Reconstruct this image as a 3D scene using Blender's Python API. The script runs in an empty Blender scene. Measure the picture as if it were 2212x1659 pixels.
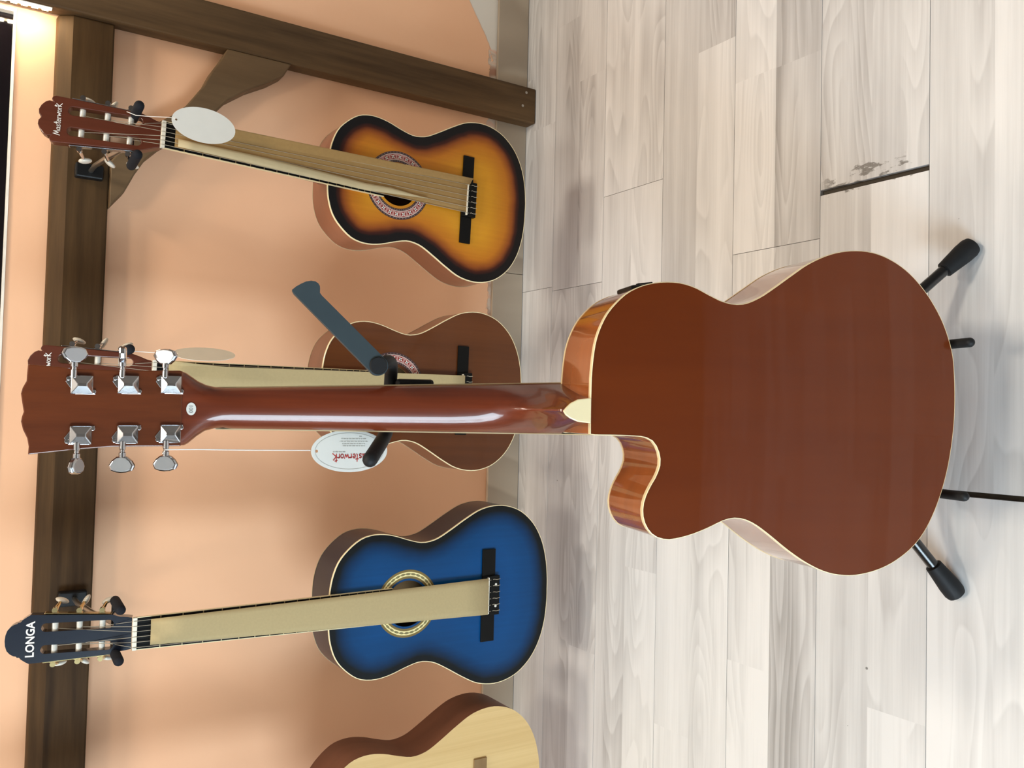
import bpy, bmesh, math, random
from math import sin, cos, pi, radians as R
from mathutils import Vector, Matrix
from mathutils.geometry import tessellate_polygon

S = bpy.context.scene
COL = S.collection

# ------------------------------------------------------------------ camera
F_PX, W_PX = 1871.3, 2212.0
CAM_H = 1.2
def camera():
    p, r, w = R(32.789), R(2.664), R(2.443)
    Fd = Vector((sin(w)*cos(p), cos(w)*cos(p), -sin(p)))
    R0 = Vector((cos(w), -sin(w), 0)); U0 = R0.cross(Fd)
    Rt = R0*cos(r) + U0*sin(r); Up = -R0*sin(r) + U0*cos(r)
    cd = bpy.data.cameras.new('camera'); c = bpy.data.objects.new('camera', cd); COL.objects.link(c)
    # the phone was held upright and the picture stored lying on its side
    ix, iy, iz = -Up, Rt, -Fd
    c.matrix_world = Matrix(((ix.x, iy.x, iz.x, 0), (ix.y, iy.y, iz.y, 0), (ix.z, iy.z, iz.z, CAM_H), (0, 0, 0, 1)))
    cd.sensor_fit = 'HORIZONTAL'; cd.sensor_width = 36.0
    cd.lens = 36.0*F_PX/W_PX
    cd.clip_start = .02
    S.camera = c
camera()

# ------------------------------------------------------------------ world, lights, exposure
wd = bpy.data.worlds.new('world'); S.world = wd; wd.use_nodes = True
wd.node_tree.nodes['Background'].inputs[0].default_value = (.85, .93, 1, 1)
wd.node_tree.nodes['Background'].inputs[1].default_value = .35
S.view_settings.view_transform = 'Standard'; S.view_settings.look = 'None'
S.view_settings.gamma = 1; S.view_settings.use_curve_mapping = False
S.view_settings.exposure = 0.1
S.cycles.use_denoising = True
S.cycles.max_bounces = 6; S.cycles.diffuse_bounces = 4; S.cycles.glossy_bounces = 3; S.cycles.transmission_bounces = 4
S.cycles.caustics_reflective = False; S.cycles.caustics_refractive = False
S.cycles.use_adaptive_sampling = True; S.cycles.adaptive_threshold = .05

def area(name, loc, target, sx, sy, power, col):
    l = bpy.data.lights.new(name, 'AREA'); l.shape = 'RECTANGLE'; l.size = sx; l.size_y = sy
    l.energy = power; l.color = col
    o = bpy.data.objects.new(name, l); COL.objects.link(o); o.location = loc
    o.rotation_euler = (Vector(target)-Vector(loc)).to_track_quat('-Z', 'Y').to_euler()
    return o
area('shop_window_daylight', (-2.52, -1.35, 1.30), (-.1, 1.2, .35), 1.8, 1.7, 185, (.70, .875, 1))
for i, (x, y, pw) in enumerate([(-.75, 1.2, 13), (.95, 1.15, 19), (.1, .55, 11)]):
    area('ceiling_panel_light', (x, y, 2.66), (x, y, 0), .3, .3, pw, (1, .90, .75))

# ------------------------------------------------------------------ helpers
def srgb(r, g, b):
    f = lambda c: c/12.92 if c <= .04045 else ((c+.055)/1.055)**2.4
    return (f(r/255), f(g/255), f(b/255), 1)

class NT:
    """tiny node-tree writer"""
    def __init__(s, name):
        s.m = bpy.data.materials.new(name); s.m.use_nodes = True
        s.t = s.m.node_tree; s.n = s.t.nodes; s.b = s.n['Principled BSDF']
    def put(s, sock, v):
        if hasattr(v, 'is_output') or isinstance(v, bpy.types.NodeSocket): s.t.links.new(v, sock)
        else: sock.default_value = v
    def math(s, op, a, b=0.0, c=None):
        n = s.n.new('ShaderNodeMath'); n.operation = op
        s.put(n.inputs[0], a); s.put(n.inputs[1], b)
        if c is not None: s.put(n.inputs[2], c)
        return n.outputs[0]
    def mix(s, f, a, b, mode='MIX'):
        n = s.n.new('ShaderNodeMix'); n.data_type = 'RGBA'; n.blend_type = mode
        s.put(n.inputs['Factor'], f); s.put(n.inputs['A'], a) if False else None
        ins = [i for i in n.inputs if i.type == 'RGBA']
        s.put(ins[0], a); s.put(ins[1], b)
        return [o for o in n.outputs if o.type == 'RGBA'][0]
    def coord(s, kind='Object'):
        return s.n.new('ShaderNodeTexCoord').outputs[kind]
    def pos(s): return s.n.new('ShaderNodeNewGeometry').outputs['Position']
    def mapping(s, v, scale=(1, 1, 1), loc=(0, 0, 0)):
        n = s.n.new('ShaderNodeMapping'); s.put(n.inputs['Vector'], v)
        n.inputs['Scale'].default_value = scale; n.inputs['Location'].default_value = loc
        return n.outputs[0]
    def vadd(s, a, b):
        n = s.n.new('ShaderNodeVectorMath'); n.operation = 'ADD'; s.put(n.inputs[0], a); s.put(n.inputs[1], b); return n.outputs[0]
    def noise(s, v, scale=5, detail=3, rough=.5, dist=0):
        n = s.n.new('ShaderNodeTexNoise'); s.put(n.inputs['Vector'], v)
        n.inputs['Scale'].default_value = scale; n.inputs['Detail'].default_value = detail
        n.inputs['Roughness'].default_value = rough; n.inputs['Distortion'].default_value = dist
        return n.outputs[0]
    def ramp(s, f, stops):
        n = s.n.new('ShaderNodeValToRGB'); s.put(n.inputs[0], f)
        e = n.color_ramp.elements
        while len(e) < len(stops): e.new(.5)
        for k, (p, c) in enumerate(stops):
            e[k].position = p; e[k].color = c if len(c) == 4 else (*c, 1)
        return n.outputs[0]
    def attr(s, name):
        n = s.n.new('ShaderNodeAttribute'); n.attribute_name = name; return n.outputs['Fac']
    def sep(s, v):
        n = s.n.new('ShaderNodeSeparateXYZ'); s.put(n.inputs[0], v); return n.outputs
    def comb(s, x, y, z):
        n = s.n.new('ShaderNodeCombineXYZ'); s.put(n.inputs[0], x); s.put(n.inputs[1], y); s.put(n.inputs[2], z); return n.outputs[0]
    def smooth(s, v, a, b):
        n = s.n.new('ShaderNodeMapRange'); n.interpolation_type = 'SMOOTHSTEP'
        s.put(n.inputs[0], v); n.inputs[1].default_value = a; n.inputs[2].default_value = b
        return n.outputs[0]
    def bump(s, h, strength=.2, dist=.002):
        n = s.n.new('ShaderNodeBump'); n.inputs['Strength'].default_value = strength; n.inputs['Distance'].default_value = dist
        s.put(n.inputs['Height'], h); s.t.links.new(n.outputs[0], s.b.inputs['Normal'])
    def out(s, col=None, rough=.5, metal=0, coat=0, coat_rough=.03, spec=None):
        if col is not None: s.put(s.b.inputs['Base Color'], col)
        s.put(s.b.inputs['Roughness'], rough); s.b.inputs['Metallic'].default_value = metal
        s.b.inputs['Coat Weight'].default_value = coat; s.b.inputs['Coat Roughness'].default_value = coat_rough
        if spec is not None: s.b.inputs['Specular IOR Level'].default_value = spec
        return s.m

M = {}
def plain(name, col, rough=.5, metal=0, coat=0, var=.06, scale=40, coat_rough=.03, spec=None):
    t = NT(name); c = srgb(*col) if max(col) > 1.01 else (*col, 1)
    nz = t.noise(t.coord(), scale, 2)
    dark = tuple(v*(1-var) for v in c[:3])+(1,); lite = tuple(min(1, v*(1+var)) for v in c[:3])+(1,)
    M[name] = t.out(t.ramp(nz, [(.3, dark), (.7, lite)]), rough, metal, coat, coat_rough, spec)
def wood(name, c0, c1, grain=(60, 3, 60), rough=.5, coat=0, coat_rough=.05, lines=.35, bump=0, spec=.3):
    t = NT(name); co = t.coord()
    a = t.noise(t.mapping(co, grain), 1, 4, .6)
    b = t.noise(t.mapping(co, tuple(g*.13 for g in grain)), 1, 2, .5)
    f = t.math('ADD', t.math('MULTIPLY', a, lines), t.math('MULTIPLY', b, 1-lines))
    M[name] = t.out(t.ramp(f, [(.32, srgb(*c0)), (.68, srgb(*c1))]), rough, 0, coat, coat_rough, spec)
    if bump: t.bump(a, bump)

# building surfaces
def wall_mat():
    t = NT('peach_paint'); p = t.pos(); x, y, z = t.sep(p)
    n = t.noise(p, 3, 3); fine = t.noise(p, 90, 2)
    base = t.ramp(n, [(.3, srgb(236, 182, 143)), (.7, srgb(241, 189, 150))])
    # flaking band right above the skirting board
    nz = t.noise(t.mapping(p, (14, 1, 30)), 1, 4, .65)
    h = t.math('SUBTRACT', z, .092)
    edge = t.math('MULTIPLY', nz, .075)
    mask_r = t.smooth(x, .05, .45)
    lim = t.math('SUBTRACT', t.math('MULTIPLY', edge, mask_r), .018)
    m1 = t.smooth(t.math('SUBTRACT', lim, h), -.0015, .0015)
    big = t.math('SUBTRACT', t.math('ADD', t.math('MULTIPLY', t.math('SUBTRACT', x, .905), .62), t.math('MULTIPLY', nz, .018)), h)
    m2 = t.math('MULTIPLY', t.smooth(big, -.002, .002), t.smooth(x, .905, .915))
    dirty = t.ramp(t.noise(t.mapping(p, (30, 1, 12)), 1, 4), [(.35, srgb(172, 128, 105)), (.5, srgb(214, 196, 178)), (.62, srgb(228, 178, 150))])
    c = t.mix(m1, base, dirty)
    c = t.mix(m2, c, srgb(222, 214, 202))
    M['wall'] = t.out(c, .75)
    t.bump(t.math('ADD', t.math('MULTIPLY', fine, .3), t.math('MULTIPLY', t.math('MAXIMUM', m1, m2), -2)), .35, .001)
wall_mat()

def laminate(name, skirting=False):
    t = NT(name); co = t.coord()
    tone = t.attr('tone'); seed = t.attr('seed')
    off = t.comb(t.math('MULTIPLY', seed, 7.3), t.math('MULTIPLY', seed, 3.1), seed)
    v = t.vadd(co, off)
    big = t.noise(t.mapping(v, (2.4, 15, 1)), 1, .6, .4)
    ph = t.math('FRACT', t.math('MULTIPLY', big, 12))
    rings = t.math('SUBTRACT', 1.0, t.smooth(ph, 0, .14))
    kn = t.noise(t.mapping(v, (1.1, 9, 1), (3, 5, 1)), 1, 1)
    where = t.smooth(kn, .44, .54)
    fine = t.noise(t.mapping(v, (5, 210, 1)), 1, 3, .6)
    band = t.noise(t.mapping(v, (.8, 30, 1)), 1, 2, .5)
    cloud = t.noise(t.mapping(v, (3, 9, 1), (9, 2, 4)), 1, 3, .55)
    g = t.math('ADD', t.math('MULTIPLY', band, .55), t.math('MULTIPLY', fine, .25))
    g = t.math('ADD', g, t.math('MULTIPLY', cloud, .35))
    cath = t.math('SUBTRACT', t.math('MULTIPLY', rings, .17), t.math('MULTIPLY', t.math('SUBTRACT', 1.0, ph), .17))
    g = t.math('ADD', g, t.math('MULTIPLY', cath, where))
    g = t.math('ADD', g, t.math('MULTIPLY', t.math('SUBTRACT', tone, .5), .46))
    if skirting: stops = [(.25, srgb(140, 124, 106)), (.5, srgb(176, 160, 140)), (.8, srgb(206, 192, 172))]
    else: stops = [(.2, srgb(164, 161, 159)), (.4, srgb(195, 193, 192)), (.6, srgb(218, 217, 216)), (.82, srgb(236, 235, 234))]
    c = t.ramp(g, stops)
    p = t.pos(); x, y, z = t.sep(p)
    if not skirting:
        # scuffs and dirt along the two open joints, and a few specks
        dx = t.math('ABSOLUTE', t.math('SUBTRACT', x, .392))
        iny = t.math('MULTIPLY', t.smooth(y, .742, .77), t.smooth(y, .935, .90))
        dn = t.noise(t.mapping(p, (60, 22, 1)), 1, 4, .7)
        near = t.math('SUBTRACT', 1.0, t.smooth(dx, .004, .034))
        m = t.math('MULTIPLY', t.smooth(t.math('ADD', dn, t.math('MULTIPLY', near, .22)), .70, .78), t.math('MULTIPLY', iny, t.smooth(near, 0, .25)))
        c = t.mix(t.math('MULTIPLY', m, .75), c, srgb(88, 82, 74))
        sp = t.n.new('ShaderNodeTexVoronoi'); t.put(sp.inputs['Vector'], t.mapping(p, (9, 9, 1))); sp.inputs['Scale'].default_value = 1
        spk = t.math('MULTIPLY', t.math('LESS_THAN', sp.outputs['Distance'], .022), t.math('GREATER_THAN', t.noise(p, 4, 0), .53))
        c = t.mix(t.math('MULTIPLY', spk, .7), c, srgb(70, 66, 62))
    M[name] = t.out(c, .42 if not skirting else .5)
    t.bump(t.math('ADD', fine, rings), .05, .0005)
laminate('laminate'); laminate('skirting', True)

wood('dark_wood', (34, 22, 12), (88, 65, 40), (4, 60, 60), .6, bump=.15, lines=.4, spec=.12)
wood('dark_wood_v', (48, 34, 22), (106, 82, 56), (60, 60, 4), .6, bump=.15, lines=.4, spec=.15)
wood('brace_wood', (84, 64, 42), (116, 92, 64), (50, 50, 8), .6, bump=.15)
plain('subfloor', (72, 64, 54), .9); plain('white_trim', (238, 228, 214), .5); plain('ceiling_white', (226, 220, 210), .8)
plain('room_paint', (128, 121, 114), .8); plain('black_glass', (14, 10, 14), .06, coat=.3)
plain('chrome', (205, 205, 208), .12, 1, var=.02); plain('gold_metal', (220, 196, 140), .2, 1, var=.03)
plain('screw_metal', (190, 186, 178), .3, 1)
plain('black_plastic', (18, 18, 19), .42, spec=.25); plain('rubber', (26, 27, 29), .6, spec=.25); plain('foam', (36, 37, 42), .85, spec=.1, var=.12, scale=300)
plain('lock_grey', (50, 61, 66), .55, spec=.3, var=.04); plain('black_metal', (18, 18, 19), .3, coat=.4)
plain('cream', (240, 222, 178), .35, coat=.4, var=.02); plain('bone', (240, 232, 214), .4, var=.03)
plain('pearl_white', (214, 208, 196), .3, coat=.3); plain('ebony', (16, 15, 14), .5, spec=.12); plain('fretwire', (196, 180, 140), .3, 1)
plain('white_card', (226, 223, 215), .6, var=.015); plain('shaded_card', (222, 214, 198), .6, var=.02)  # second card: pale tag with its shaded side put into the colour
plain('red_ink', (190, 62, 56), .6); plain('grey_ink', (178, 174, 166), .6); plain('dark_ink', (150, 150, 148), .6); plain('white_ink', (236, 232, 226), .5)
plain('cotton_cord', (244, 236, 228), .8); plain('nylon', (168, 158, 140), .3); plain('steel_string', (190, 186, 180), .3, .8)
plain('kraft_light', (178, 158, 116), .85, var=.025, scale=260); plain('kraft_dark', (160, 126, 76), .85, var=.04, scale=160); plain('kraft_pale', (196, 178, 140), .8, var=.05)
plain('rosette_dark', (64, 44, 44), .4); plain('rosette_pink', (188, 140, 132), .4); plain('rosette_red', (142, 46, 40), .4); plain('rosette_white', (232, 226, 216), .4)
plain('rosette_gold', (120, 100, 48), .4); plain('rosette_yellow', (240, 224, 164), .4); plain('rosette_olive', (128, 118, 74), .4)

# guitar finishes (the local y axis runs along the strings)
wood('back_mahogany', (94, 36, 5), (112, 47, 8), (26, 3.0, 10), .35, .42, .03, .3, spec=.2)
wood('side_mahogany', (128, 66, 28), (168, 92, 40), (4, 9, 34), .25, 1, .05, .3)
wood('neck_mahogany', (92, 38, 20), (122, 54, 28), (120, 3.5, 60), .35, .6, .04, .5)
wood('head_mahogany', (86, 38, 15), (110, 52, 22), (120, 6, 60), .35, .45, .08, .5)
wood('brown_top', (78, 39, 15), (98, 52, 22), (90, 3, 10), .35, .35, .08, .4, spec=.2)
wood('brown_side', (100, 58, 38), (122, 74, 52), (8, 8, 40), .35, .5, .15)
wood('brown_head', (78, 34, 18), (96, 46, 28), (90, 6, 10), .4, .3, .1, .4)
wood('sun_side', (112, 62, 38), (140, 82, 54), (8, 8, 40), .35, .6, .12)
wood('natural_top', (200, 164, 106), (216, 183, 126), (160, 2.2, 10), .45, .3, .2, .55)
wood('natural_side', (92, 54, 38), (118, 74, 54), (8, 8, 40), .5)
wood('light_bridge', (120, 92, 58), (142, 112, 74), (10, 60, 10), .5)
plain('blue_side', (20, 24, 42), .35, coat=.3, spec=.2, var=.1, scale=8); plain('blue_head', (9, 18, 34), .25, coat=.6, coat_rough=.05)
wood('inner_wood', (150, 112, 72), (176, 136, 92), (90, 4, 10), .7)

def burst(name, stops, grain=.05):
    t = NT(name); d = t.attr('edge'); co = t.coord()
    n = t.noise(t.mapping(co, (160, 3, 10)), 1, 3); n2 = t.noise(co, 30, 1)
    d = t.math('ADD', d, t.math('MULTIPLY', t.math('SUBTRACT', n2, .5), .006))
    c = t.ramp(t.math('MULTIPLY', d, 10), [(p*10, srgb(*k)) for p, k in stops])
    c = t.mix(grain, c, t.ramp(n, [(.3, (0, 0, 0)), (.7, (1, 1, 1))]), 'OVERLAY')
    M[name] = t.out(c, .35, 0, .14, .10, spec=.14)
burst('sunburst_top', [(0, (15, 13, 15)), (.015, (17, 13, 15)), (.022, (66, 26, 16)), (.030, (140, 72, 28)), (.045, (188, 112, 30)), (.085, (212, 144, 36))])
burst('blueburst_top', [(0, (7, 9, 11)), (.011, (6, 13, 17)), (.024, (1, 42, 78)), (.042, (1, 60, 108)), (.09, (2, 68, 122))])

# --------------------------------------------------------- geometry helpers
class MB:
    def __init__(s): s.v = []; s.f = []; s.mi = []; s.cur = 0
    def add(s, vs, fs, T=None):
        o = len(s.v)
        s.v += [tuple(T @ Vector(v)) if T is not None else tuple(v) for v in vs]
        s.f += [tuple(i+o for i in f) for f in fs]; s.mi += [s.cur]*len(fs)
        return s
    def box(s, lo, hi, T=None):
        (a, b, c), (d, e, f) = lo, hi
        return s.add([(a, b, c), (d, b, c), (d, e, c), (a, e, c), (a, b, f), (d, b, f), (d, e, f), (a, e, f)],
                     [(0, 3, 2, 1), (4, 5, 6, 7), (0, 1, 5, 4), (1, 2, 6, 5), (2, 3, 7, 6), (3, 0, 4, 7)], T)
    def prism(s, outer, z0, z1, holes=(), T=None, zf=None):
        """polygon (x,y) with holes extruded in z"""
        area2 = sum(a[0]*b[1]-b[0]*a[1] for a, b in zip(outer, outer[1:]+outer[:1]))
        if area2 < 0: outer = outer[::-1]
        hs = []
        for h in holes:
            a2 = sum(a[0]*b[1]-b[0]*a[1] for a, b in zip(h, h[1:]+h[:1]))
            hs.append(h if a2 < 0 else h[::-1])
        loops = [outer]+hs
        flat = [p for l in loops for p in l]; n = len(flat)
        tris = tessellate_polygon([[Vector((x, y, 0)) for x, y in l] for l in loops])
        zf = zf or (lambda x, y: 0.0)
        vs = [(x, y, z0+zf(x, y)) for x, y in flat]+[(x, y, z1+zf(x, y)) for x, y in flat]
        fs = []
        for t in tris:
            a, b, c = [flat[i] for i in t]
            ccw = (b[0]-a[0])*(c[1]-a[1])-(b[1]-a[1])*(c[0]-a[0]) > 0
            t = tuple(t) if ccw else tuple(t)[::-1]
            fs.append(tuple(i+n for i in t)); fs.append(t[::-1])
        o = 0
        for l in loops:
            k = len(l)
            for i in range(k):
                j = (i+1) % k
                fs.append((o+i, o+j, o+j+n, o+i+n))
            o += k
        return s.add(vs, fs, T)
    def loft(s, secs, closed=True, caps=True, T=None):
        k = len(secs[0]); vs = [p for q in secs for p in q]; fs = []
        for i in range(len(secs)-1):
            for j in range(k if closed else k-1):
                a = i*k+j; b = i*k+(j+1) % k
                fs.append((a, b, b+k, a+k))
        if caps and closed:
            fs.append(tuple(range(k))[::-1]); fs.append(tuple(range((len(secs)-1)*k, len(secs)*k)))
        return s.add(vs, fs, T)
    def tube(s, path, r, seg=10, closed=False, T=None, caps=True, rf=None):
        P = [Vector(p) for p in path]; n = len(P); secs = []
        def tan(i):
            if closed: return (P[(i+1) % n]-P[i-1]).normalized()
            return (P[min(i+1, n-1)]-P[max(i-1, 0)]).normalized()
        t = tan(0); u = t.orthogonal().normalized()
        for i in range(n):
            t2 = tan(i)
            u = (u - t2*u.dot(t2)).normalized(); w = t2.cross(u)
            rr = r[i] if isinstance(r, (list, tuple)) else r
            secs.append([tuple(P[i]+(u*cos(2*pi*k/seg)+w*sin(2*pi*k/seg))*rr) for k in range(seg)])
        if closed: secs.append(secs[0])
        return s.loft(secs, True, caps and not closed, T)
    def capsule(s, a, b, r, seg=14, T=None, flat0=False):
        a, b = Vector(a), Vector(b); d = (b-a).normalized(); P = []; rr = []
        steps = [0, 20, 40, 60, 80]
        if flat0: P.append(a); rr.append(r)
        else:
            for g in steps[::-1]: P.append(a-d*r*sin(R(g))); rr.append(r*cos(R(g)))
        for g in steps: P.append(b+d*r*sin(R(g))); rr.append(r*cos(R(g)))
        return s.tube(P, rr, seg, T=T)
    def ellipsoid(s, c, r, T=None, nu=16, nv=10):
        secs = []
        for i in range(1, nv):
            ph = pi*i/nv
            secs.append([(c[0]+r[0]*sin(ph)*cos(2*pi*j/nu), c[1]+r[1]*sin(ph)*sin(2*pi*j/nu), c[2]-r[2]*cos(ph)) for j in range(nu)])
        return s.loft(secs, True, True, T)
    def disc(s, c, rx, ry, seg=24, T=None, z1=None):
        pts = [(c[0]+rx*cos(2*pi*k/seg), c[1]+ry*sin(2*pi*k/seg)) for k in range(seg)]
        if z1 is not None: return s.prism(pts, c[2], z1, T=T)
        return s.add([(x, y, c[2]) for x, y in pts], [tuple(range(seg))], T)
    def build(s, name, mat, parent=None, smooth=35, bevel=0, attrs=None, seg=2):
        me = bpy.data.meshes.new(name); me.from_pydata(s.v, [], s.f)
        mats = mat if isinstance(mat, (list, tuple)) else [mat]
        for m in mats: me.materials.append(M[m])
        if len(mats) > 1: me.polygons.foreach_set('material_index', s.mi)
        me.validate(); me.update()
        bm = bmesh.new(); bm.from_mesh(me); bmesh.ops.recalc_face_normals(bm, faces=bm.faces); bm.to_mesh(me); bm.free()
        for a, vals in (attrs or {}).items():
            at = me.attributes.new(a, 'FLOAT', 'POINT'); at.data.foreach_set('value', vals)
        if smooth:
            me.polygons.foreach_set('use_smooth', [True]*len(me.polygons)); me.set_sharp_from_angle(angle=R(smooth))
        o = bpy.data.objects.new(name, me); COL.objects.link(o)
        if parent: o.parent = parent
        if bevel:
            b = o.modifiers.new('bevel', 'BEVEL'); b.width = bevel; b.segments = seg; b.limit_method = 'ANGLE'; b.angle_limit = R(40)
        return o

def tag(o, label, cat, group=None, kind=None):
    o['label'] = label; o['category'] = cat
    if group: o['group'] = group
    if kind: o['kind'] = kind
    return o
def thing(name, label, cat, mat=None, group=None, kind=None):
    o = bpy.data.objects.new(name, None); o.empty_display_size = .05; COL.objects.link(o)
    if mat is not None: o.matrix_world = mat
    return tag(o, label, cat, group, kind)
def smooth_closed(pts, n):
    """closed Catmull-Rom through pts, resampled evenly to n points"""
    k = len(pts); fine = []
    for i in range(k):
        p0, p1, p2, p3 = [Vector(pts[(i+j-1) % k]) for j in range(4)]
        for q in range(12):
            t = q/12
            fine.append(.5*((2*p1)+(p2-p0)*t+(2*p0-5*p1+4*p2-p3)*t*t+(3*p1-p0-3*p2+p3)*t**3))
    L = [0]
    for a, b in zip(fine, fine[1:]+fine[:1]): L.append(L[-1]+(b-a).length)
    out = []; j = 0
    for i in range(n):
        d = L[-1]*i/n
        while L[j+1] < d: j += 1
        f = (d-L[j])/max(1e-9, L[j+1]-L[j])
        out.append(tuple(fine[j].lerp(fine[(j+1) % len(fine)], f)))
    return out
def edge_dist(p, poly):
    x, y = p; best = 9
    for (ax, ay), (bx, by) in zip(poly, poly[1:]+poly[:1]):
        dx, dy = bx-ax, by-ay; l = dx*dx+dy*dy or 1e-12
        t = max(0, min(1, ((x-ax)*dx+(y-ay)*dy)/l))
        best = min(best, math.hypot(x-ax-dx*t, y-ay-dy*t))
    return best

# handwritten word as pen strokes (unit: letter height)
def arc(cx, cy, rx, ry, a0, a1, n=10): return [(cx+rx*cos(R(a0+(a1-a0)*i/n)), cy+ry*sin(R(a0+(a1-a0)*i/n))) for i in range(n+1)]
def word_strokes(skip_first=False):
    S_ = []; x = 0
    if not skip_first: S_ += [[(0, 0), (.12, .55), (.2, 1), (.34, .3), (.42, .22), (.62, .95), (.66, .5), (.74, 0)]]
    x = .9; S_ += [arc(x+.18, .24, .19, .24, 60, 330), [(x+.36, .5), (x+.36, .15), (x+.46, 0)]]
    x = 1.48; S_ += [arc(x+.17, .37, .15, .13, 40, 250)+arc(x+.14, .12, .15, .13, 70, -140)]
    x = 1.92; S_ += [[(x+.16, .95), (x+.14, .1), (x+.24, 0)], [(x-.04, .62), (x+.36, .66)]]
    x = 2.32; S_ += [[(x+.02, .25), (x+.34, .32)]+arc(x+.18, .26, .17, .26, 15, 320)]
    x = 2.84; S_ += [[(x, .5), (x+.06, 0)], [(x+.04, .3)]+arc(x+.22, .32, .14, .17, 150, 40)]
    x = 3.26; S_ += [[(x, .52), (x+.1, .04), (x+.26, .4), (x+.4, .04), (x+.56, .58)]]
    x = 3.98; S_ += [arc(x+.16, .26, .18, .25, 80, 440, 14)]
    x = 4.46; S_ += [[(x, .5), (x+.06, 0)], [(x+.04, .3)]+arc(x+.2, .32, .14, .17, 150, 40)]
    x = 4.86; S_ += [[(x+.06, 1.02), (x+.04, 0)], [(x+.46, .78), (x+.08, .34), (x+.56, -.06)], [(x-.06, .82), (x+.24, .9)]]
    return S_, 5.45
def strokes_mb(size, width, T, skip=False):
    st, tot = word_strokes(skip); mb = MB(); w = width/2
    for s in st:
        s = [(a*size-tot*size/2, b*size) for a, b in s]
        for (ax, ay), (bx, by) in zip(s, s[1:]):
            l = math.hypot(bx-ax, by-ay) or 1e-9; nx, ny = -(by-ay)/l*w, (bx-ax)/l*w; ex, ey = (bx-ax)/l*w*.7, (by-ay)/l*w*.7
            mb.add([(ax+nx-ex, ay+ny-ey, 0), (ax-nx-ex, ay-ny-ey, 0), (bx-nx+ex, by-ny+ey, 0), (bx+nx+ex, by+ny+ey, 0)], [(0, 1, 2, 3)], T)
    return mb
def text_mesh(name, txt, size, mat, parent, T, bold=0.0, sx=1.0):
    cu = bpy.data.curves.new(name, 'FONT'); cu.body = txt; cu.size = size; cu.align_x = 'CENTER'; cu.align_y = 'CENTER'; cu.offset = bold; cu.resolution_u = 3
    o = bpy.data.objects.new(name, cu); COL.objects.link(o)
    dg = bpy.context.evaluated_depsgraph_get(); me = bpy.data.meshes.new_from_object(o.evaluated_get(dg))
    bpy.data.objects.remove(o)
    me.transform(T @ Matrix.Diagonal((sx, 1, 1, 1))); me.materials.clear(); me.materials.append(M[mat])
    o = bpy.data.objects.new(name, me); COL.objects.link(o); o.parent = parent
    return o

# ================================================================== setting
WALL = 1.83
X0, X1, Y0, ZC = -2.6, 2.4, -2.6, 2.7
def struct(name, mb, mat, label, cat, **k):
    return tag(mb.build(name, mat, smooth=0, **k), label, cat, kind='structure')
wall = struct('wall_back', MB().box((X0, WALL, -.05), (X1, WALL+.1, 1.128)).box((X0, WALL, 1.95), (X1, WALL+.1, ZC)).box((.7285, WALL, 1.128), (X1, WALL+.1, 1.95)), 'wall', 'peach painted wall with flaking paint above the skirting board', 'wall')
# left wall has the shop window opening; the other walls only close the room
struct('wall_left', MB().box((X0-.1, Y0, -.05), (X0, WALL, .4)).box((X0-.1, Y0, 2.2), (X0, WALL, ZC)).box((X0-.1, Y0, .4), (X0, -2.3, 2.2)).box((X0-.1, -.4, .4), (X0, WALL, 2.2)), 'room_paint', 'plain painted side wall with the shop window', 'wall')
struct('wall_right', MB().box((X1, Y0, -.05), (X1+.1, WALL+.1, ZC)), 'room_paint', 'plain painted side wall on the right', 'wall')
struct('wall_front', MB().box((X0, Y0-.1, -.05), (X1, Y0, ZC)), 'room_paint', 'plain painted wall behind the viewer', 'wall')
struct('ceiling', MB().box((X0-.1, Y0-.1, ZC), (X1+.1, WALL+.1, ZC+.1)), 'ceiling_white', 'plain white ceiling', 'ceiling')

floor = struct('floor', MB().box((X0, Y0, -.05), (X1, WALL, -.0085)), 'subfloor', 'pale grey wood laminate floor laid in long boards', 'floor')
rng = random.Random(4)
PW, PL, YB = .1915, 1.285, .736
JOINT = {0: .381, 1: .305, 2: -.1, 3: .489, 4: .30, 5: .31, -1: -.096}      # end joint of each board row
GAP = {(0, .381): .0085, (-1, -.096): .007}
PRINT = {(2, 0): [.716], (1, 0): [.624], (0, 0): [-.436], (3, 0): [-.312], (1, 1): [-.434], (2, 1): [-.607], (4, 0): [-.519]}
TONE = {(5, 0): (.35, .4), (5, 1): (.3, .35), (4, 0): (.5, .45), (4, 1): (.4, .3), (3, 1): (.55, .75), (3, 0): (.8, .65), (2, 1): (.7, .3), (2, 0): (.75, .35), (1, 1): (.8, .98), (1, 0): (.62, .2), (0, 1): (.5, .35), (0, 0): (.85, .62), (-1, 1): (.9, .5), (-1, 0): (.95, .85)}
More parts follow.
